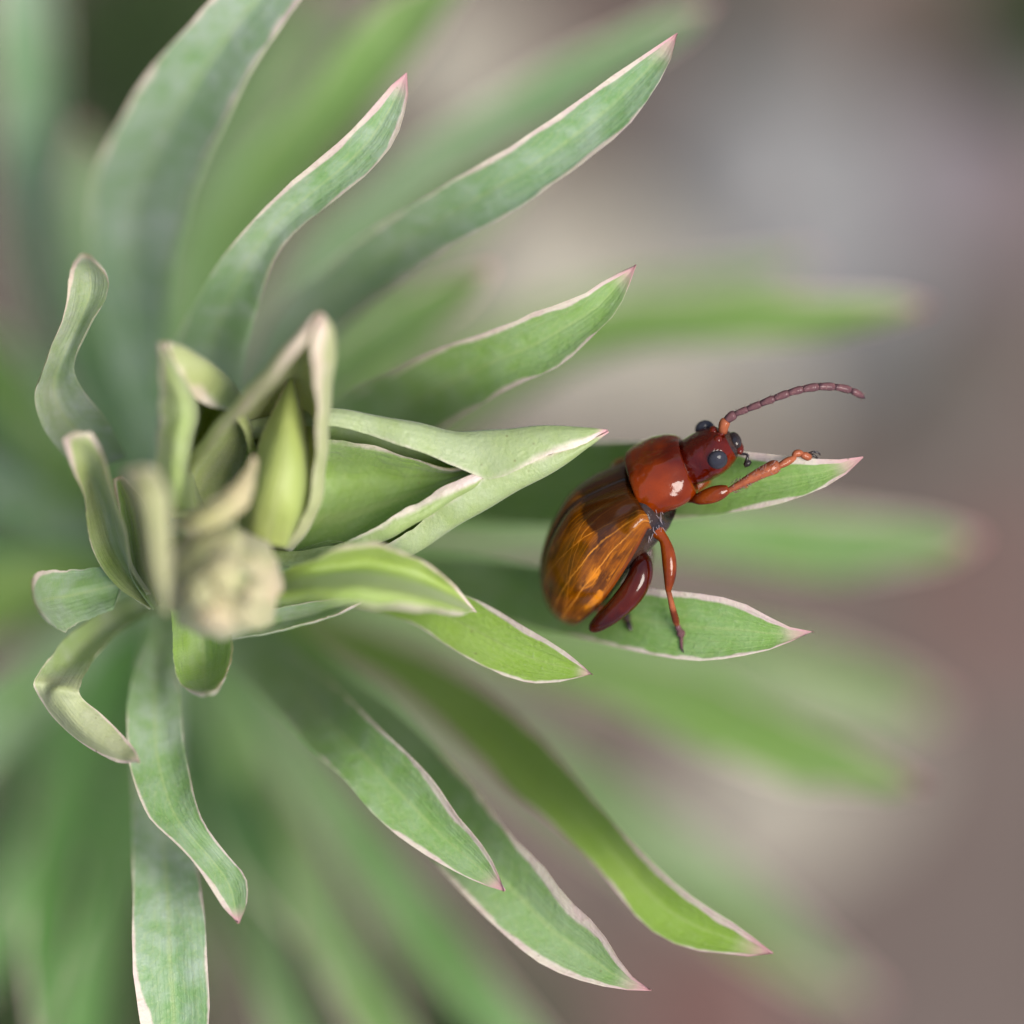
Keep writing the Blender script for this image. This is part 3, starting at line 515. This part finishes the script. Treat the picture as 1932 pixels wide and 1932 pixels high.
for sd in (1, -1):
    N, K = 72, 40
    s = (1 - np.cos(np.linspace(0, 1, N)**0.9 * math.pi)) / 2 * 0.999; ph = np.linspace(0, 1, K)
    w, h = eprof(s); w = w[:, None]*np.ones((1, K)); h = h[:, None]*np.ones((1, K)); S = s[:, None]*np.ones((1, K)); P = ph[None]*np.ones((N, 1))
    ang = P * math.pi / 2
    X = ER*w*np.sin(ang)**0.92; Z = EH*h*np.cos(ang)**0.96
    hum = np.exp(-((S - 0.09)/0.06)**2 - ((P - 0.80)/0.13)**2)            # shoulder bump
    X += 34*hum; Z += 20*hum
    dip = np.exp(-((S - 0.06)/0.05)**2 - ((P - 0.55)/0.12)**2); X -= 16*dip; Z -= 16*dip
    Z -= 9*np.exp(-(P/0.05)**2) * np.sin(np.clip(S*8, 0, 1.57))           # groove along the seam
    flange = np.clip((P - 0.93)/0.07, 0, 1); X += 10*flange*np.sin(S*3.1); Z -= 12*flange
    Y = -EL*S; front = np.clip(1 - S/0.03, 0, 1)**2; Z -= 26*front; Y -= 10*front
    Y = Y + 60*np.clip(1 - S*6, 0, 1)*np.clip((0.5 - P)/0.5, 0, 1)*0.3 - 55*np.clip(1 - S*5, 0, 1)*np.clip((P - 0.72)/0.28, 0, 1)**1.5
    X = X + 1.5
    G = loc(CE, FE, sd*X, Y, Z); inner = loc(CE, FE, sd*X*0.95, Y*0.985 - 4, Z*0.95 - 6)
    V = np.concatenate((bpx(G).reshape(-1, 3), bpx(inner).reshape(-1, 3))); o = N*K
    F = grid_faces(N, K, 0, sd > 0) + grid_faces(N, K, o, sd < 0)
    for i in range(N - 1):
        for j in (0, K - 1):
            a, b = i*K + j, (i+1)*K + j; F.append((a, b, b + o, a + o))
    F += [(j, j+1, j+1+o, j+o) for j in range(K - 1)]
    uv = np.stack((P, S), -1).reshape(-1, 2)
    mesh('wing_case', V, F, ELY, beetle, np.r_[uv, uv])
# body: abdomen, thorax, pronotum and head as one skin of rings
rings = []                                    # centre, frame, half width, height above, height below, material
def ring(C, fr, y, W_, Ht, Hb, m, ex=1.0): rings.append((loc(C, fr, 0., float(y), 0.), fr, W_, Ht, Hb, m, ex))
for s_, hb in ((0.99, 20), (0.96, 60), (0.90, 85), (0.8, 105), (0.65, 125), (0.5, 140), (0.35, 165), (0.2, 200), (0.1, 215), (0.03, 205)):
    w, h = eprof(np.array(s_)); ring(CE, FE, -EL*s_, ER*float(w)*0.90, EH*float(h)*0.80 - 20, hb, 0)
FM = frame(38, 0.30, 62)
ring((700, 625, -160), FM, -10, 205, 95, 190, 0); ring((716, 615, -165), FM, 5, 185, 105, 160, 0)
for y, a, b, c in ((-166, .70, .62, .5), (-174, .80, .78, .6), (-172, .86, .87, .65), (-158, .92, .925, .7), (-120, .985, .98, .8), (-60, 1.035, 1.02, .9), (0, 1.04, 1.03, .95),
                   (60, .99, .985, .92), (100, .915, .92, .85), (126, .84, .845, .8), (138, .775, .79, .72), (134, .68, .72, .6)):
    ring(CP, FP, y, 250*a, 214*b, 120*c, 1, 0.9)
for y, a, b, c in ((-128, .80, .82, .8), (-105, .90, .92, .9), (-70, .95, .98, .97), (-20, 1.0, 1.0, 1.0), (40, 1.0, 1.0, .98), (85, .92, .95, .9), (120, .80, .84, .8), (150, .64, .66, .68), (172, .46, .46, .52), (186, .28, .24, .34)):
    ring(CH, FH, y, 147*a, 132*b, 112*c, 2 if y < 160 else 0)
K = 48; V = []; mi = []
for C, fr, W_, Ht, Hb, m, ex in rings:
    a = np.linspace(0, 2*math.pi, K, endpoint=False); ca, sa = np.cos(a), np.sin(a)
    x = W_*np.sign(ca)*np.abs(ca)**(0.93 if m == 1 else 1.0); z = np.where(sa > 0, Ht*np.abs(sa)**0.95, -Hb*np.abs(sa))
    V.append(bpx(loc(C, fr, x, 0*x, z)))
F = grid_faces(len(rings), K, closed=True); mi = [rings[min(i + 1, len(rings) - 1)][5] for i in range(len(rings) - 1) for j in range(K)]
nR = len(rings); V = np.concatenate(V + [V[0].mean(0)[None], V[-1].mean(0)[None]])
F += [(nR*K, (j+1) % K, j) for j in range(K)] + [(nR*K+1, (nR-1)*K + j, (nR-1)*K + (j+1) % K) for j in range(K)]; mi += [0]*(2*K)
body = mesh('body', V, F, [CH_BLK, CH_PRO, CH_HEAD], beetle, mi=mi)
def ball(name, C, rad, mat, parent, fr=FH, nu=14, nv=24, **k):
    t = np.linspace(0, math.pi, nu + 1)[:, None]; a = np.linspace(0, 2*math.pi, nv, endpoint=False)[None]
    G = loc(C, fr, rad[0]*np.sin(t)*np.cos(a), rad[1]*np.sin(t)*np.sin(a), rad[2]*np.cos(t)*np.ones_like(a))
    return mesh(name, bpx(G).reshape(-1, 3), grid_faces(nu + 1, nv, closed=True), mat, parent, **k)
ball('eye', loc(CH, FH, 128., 62., 52.), (38, 54, 58), CH_EYE, beetle)
ball('eye', loc(CH, FH, -128., 58., 60.), (38, 54, 58), CH_EYE, beetle)
def btube(name, pts, mat, parent, n=26, k=16, **kw):   # points (x, y, z, radius) in beetle drawing coordinates
    Q = cr(np.array(pts, float), n); r = Q[:, 3]*BS*U
    return tube_world(name, bpx(Q[:, :3]), r, mat, parent, k, **kw)
# small knobs between the antennae, upper lip, jaws and palps
hp = lambda x, y, z: loc(CH, FH, float(x), float(y), float(z))
ball('antenna_socket', hp(-38, 104, 104), (30, 26, 24), CH_HEAD, body); ball('antenna_socket', hp(34, 108, 98), (28, 26, 24), CH_HEAD, body)
ball('brow', hp(0, 132, 92), (20, 26, 24), CH_HEAD, body)
ball('jaw', hp(14, 182, 18), (56, 34, 42), CH_BLK, body); ball('lip', hp(20, 178, -26), (60, 30, 30), CH_HEAD, body)
c0 = hp(70, 176, -36); btube('palp', [(*c0, 8), (c0[0]+38, c0[1]+8, c0[2]+12, 8), (1208, 512, c0[2]+18, 11), (1222, 500, c0[2]+20, 19), (1240, 490, c0[2]+20, 8)], CH_BLK, body, 18, 10)
# antenna, bead by bead
ax = cr(np.array([(1088, 338, -52), (1098, 285, -40), (1140, 245, -28), (1190, 222, -20), (1270, 190, -10), (1370, 150, 0), (1480, 112, -4), (1600, 90, -20), (1700, 92, -45), (1790, 115, -75), (1852, 152, -110)], float), 200)
cuts = [0, 17, 30, 46, 63, 81, 99, 117, 136, 156, 177, 199]
ant = None
for i in range(11):
    a, b = cuts[i], cuts[i + 1]; seg = ax[a:b + 1][np.linspace(0, b - a, 10).astype(int)]; R0 = (30, 27, 19, 20, 21, 22, 22, 23, 23, 22, 20)[i]
    pr = R0 * np.array((.80, .82, .86, .89, .93, .97, 1.0, 1.0, .94, .76)) if i < 10 else R0 * np.array((.55, .8, .95, 1, 1, .95, .85, .7, .45, .1))
    o = tube_world('antenna' if i == 0 else 'antenna_bead', bpx(seg), pr * BS * U, CH_ANT if i else CH_TIB, beetle if i == 0 else ant, 14)
    if i == 0: ant = o
def leg(fem, tib, tar, m1=CH_LEG, m2=CH_TIB, m3=CH_TIB, claw=None):
    L = btube('leg', fem, m1, beetle)
    btube('shin', tib, m2, L)
    for a in tar: btube('foot_joint', a, m3, L, 12, 12)
    for a in (claw or []): btube('claw', a, CH_BLK, L, 10, 8)
leg([(890,694,-90,18),(925,692,-60,22),(965,690,-30,34),(1030,671,0,45),(1085,652,14,38),(1120,640,18,22)],
    [(1108,650,18,15),(1140,636,20,18),(1220,592,18,26),(1310,544,12,34),(1365,520,4,39),(1388,512,0,28)],
    [[(1378,520,0,14),(1400,510,-4,19),(1440,488,-14,22),(1478,468,-26,12)], [(1466,478,-22,8),(1478,452,-26,20),(1500,446,-32,20),(1518,448,-38,10)], [(1505,452,-34,14),(1530,460,-42,22),(1552,470,-50,20),(1562,478,-56,6)]],
    claw=[[(1540,452,-44,8),(1575,440,-40,7),(1600,444,-44,6),(1612,458,-52,3)], [(1545,462,-50,8),(1572,458,-54,7),(1592,470,-62,6),(1598,484,-70,3)]])
leg([(720,850,-40,56),(748,880,-20,34),(772,910,-6,28),(792,970,6,36),(802,1040,10,39),(803,1110,8,33),(797,1170,2,20),(795,1190,0,14)],
    [(795,1178,0,15),(805,1220,-30,15),(820,1285,-82,18),(836,1345,-136,20),(842,1366,-152,15)],
    [[(842,1362,-150,12),(850,1388,-166,18),(856,1400,-170,14)], [(854,1394,-168,14),(862,1412,-174,26),(866,1436,-172,14)], [(866,1436,-172,10),(866,1470,-164,9),(868,1500,-154,8)]],
    claw=[[(868,1496,-154,7),(876,1512,-150,5),(884,1518,-152,2)]], m3=CH_ANT)
leg([(640,985,-120,36),(655,1040,-75,58),(640,1120,-55,68),(590,1205,-65,70),(510,1290,-100,60),(430,1356,-140,46),(388,1388,-165,28),(378,1396,-170,16)],
    [(384,1390,-170,18),(440,1370,-210,19),(510,1325,-260,19),(565,1290,-310,20)],
    [[(562,1290,-308,14),(574,1320,-338,18),(580,1345,-342,14)], [(580,1345,-342,12),(588,1375,-338,16),(596,1400,-332,8)]], m1=CH_FEM, m2=CH_BLK, m3=CH_BLK)
# legs of the far side
leg([(620,760,-380,40),(640,850,-440,34),(680,960,-470,36),(690,1050,-460,20)], [(690,1050,-460,15),(672,1130,-450,17),(650,1190,-430,17)], [[(650,1190,-430,14),(640,1225,-415,18),(632,1250,-400,10)]], m1=CH_FEM)
leg([(480,960,-420,40),(470,1060,-450,66),(420,1180,-440,66),(350,1290,-400,34)], [(350,1290,-400,16),(440,1280,-390,17),(520,1260,-380,17)], [[(520,1260,-380,14),(560,1320,-375,18),(590,1370,-350,10)]], m1=CH_FEM)
leg([(880,690,-260,24),(930,640,-300,34),(990,580,-330,42),(1030,550,-330,22)], [(1030,550,-330,15),(1090,560,-310,18),(1150,590,-270,24)], [[(1150,590,-270,14),(1190,610,-235,20),(1220,625,-205,10)]])
# pale hairs on the dark breast
q = np.random.default_rng(8)
for i in range(34):
    x, y = q.uniform(660, 765), q.uniform(730, 885); z = 10 + q.uniform(-20, 30) - abs(x - 700)*0.3
    a = math.radians(q.uniform(40, 110)); l = q.uniform(26, 50)
    btube('hair', [(x, y, z, 2.0), (x + l*.5*math.cos(a), y + l*.5*math.sin(a), z + 14, 1.6), (x + l*math.cos(a), y + l*math.sin(a), z + 18, 0.8)], CH_HAIR, body, 5, 4)

# bristles on the antenna and the front shin, one part each
def bristles(parent, path, rad, n, ln, seed):
    q = np.random.default_rng(seed); V = []; F = []
    for i in range(n):
        k = q.integers(4, len(path) - 3); c = path[k]; t = path[k + 2] - path[k - 2]; t = t / np.linalg.norm(t)
        d = np.cross(t, q.normal(0, 1, 3)); d /= np.linalg.norm(d); e = d * 0.75 + t * 0.65; b = c + d * rad * 0.85; tip = b + e * ln * q.uniform(0.6, 1.1); w = np.cross(e, d); w = w / np.linalg.norm(w) * 2.0; o = len(V)
        w2 = np.cross(e, w); w2 = w2 / np.linalg.norm(w2) * 2.0
        V += [b + w, b - w * 0.5 + w2, b - w * 0.5 - w2, tip]; F += [(o, o+1, o+3), (o+1, o+2, o+3), (o+2, o, o+3)]
    mesh('bristles', bpx(np.array(V)), F, CH_BRI, parent, kind='stuff')
bristles(ant, ax, 21, 170, 15, 3)
shin = cr(np.array([(1120,646,20),(1220,592,26),(1310,544,28),(1388,512,28)], float), 80)
bristles([o for o in beetle.children if o.name.startswith('leg')][0], shin, 30, 150, 22, 5)
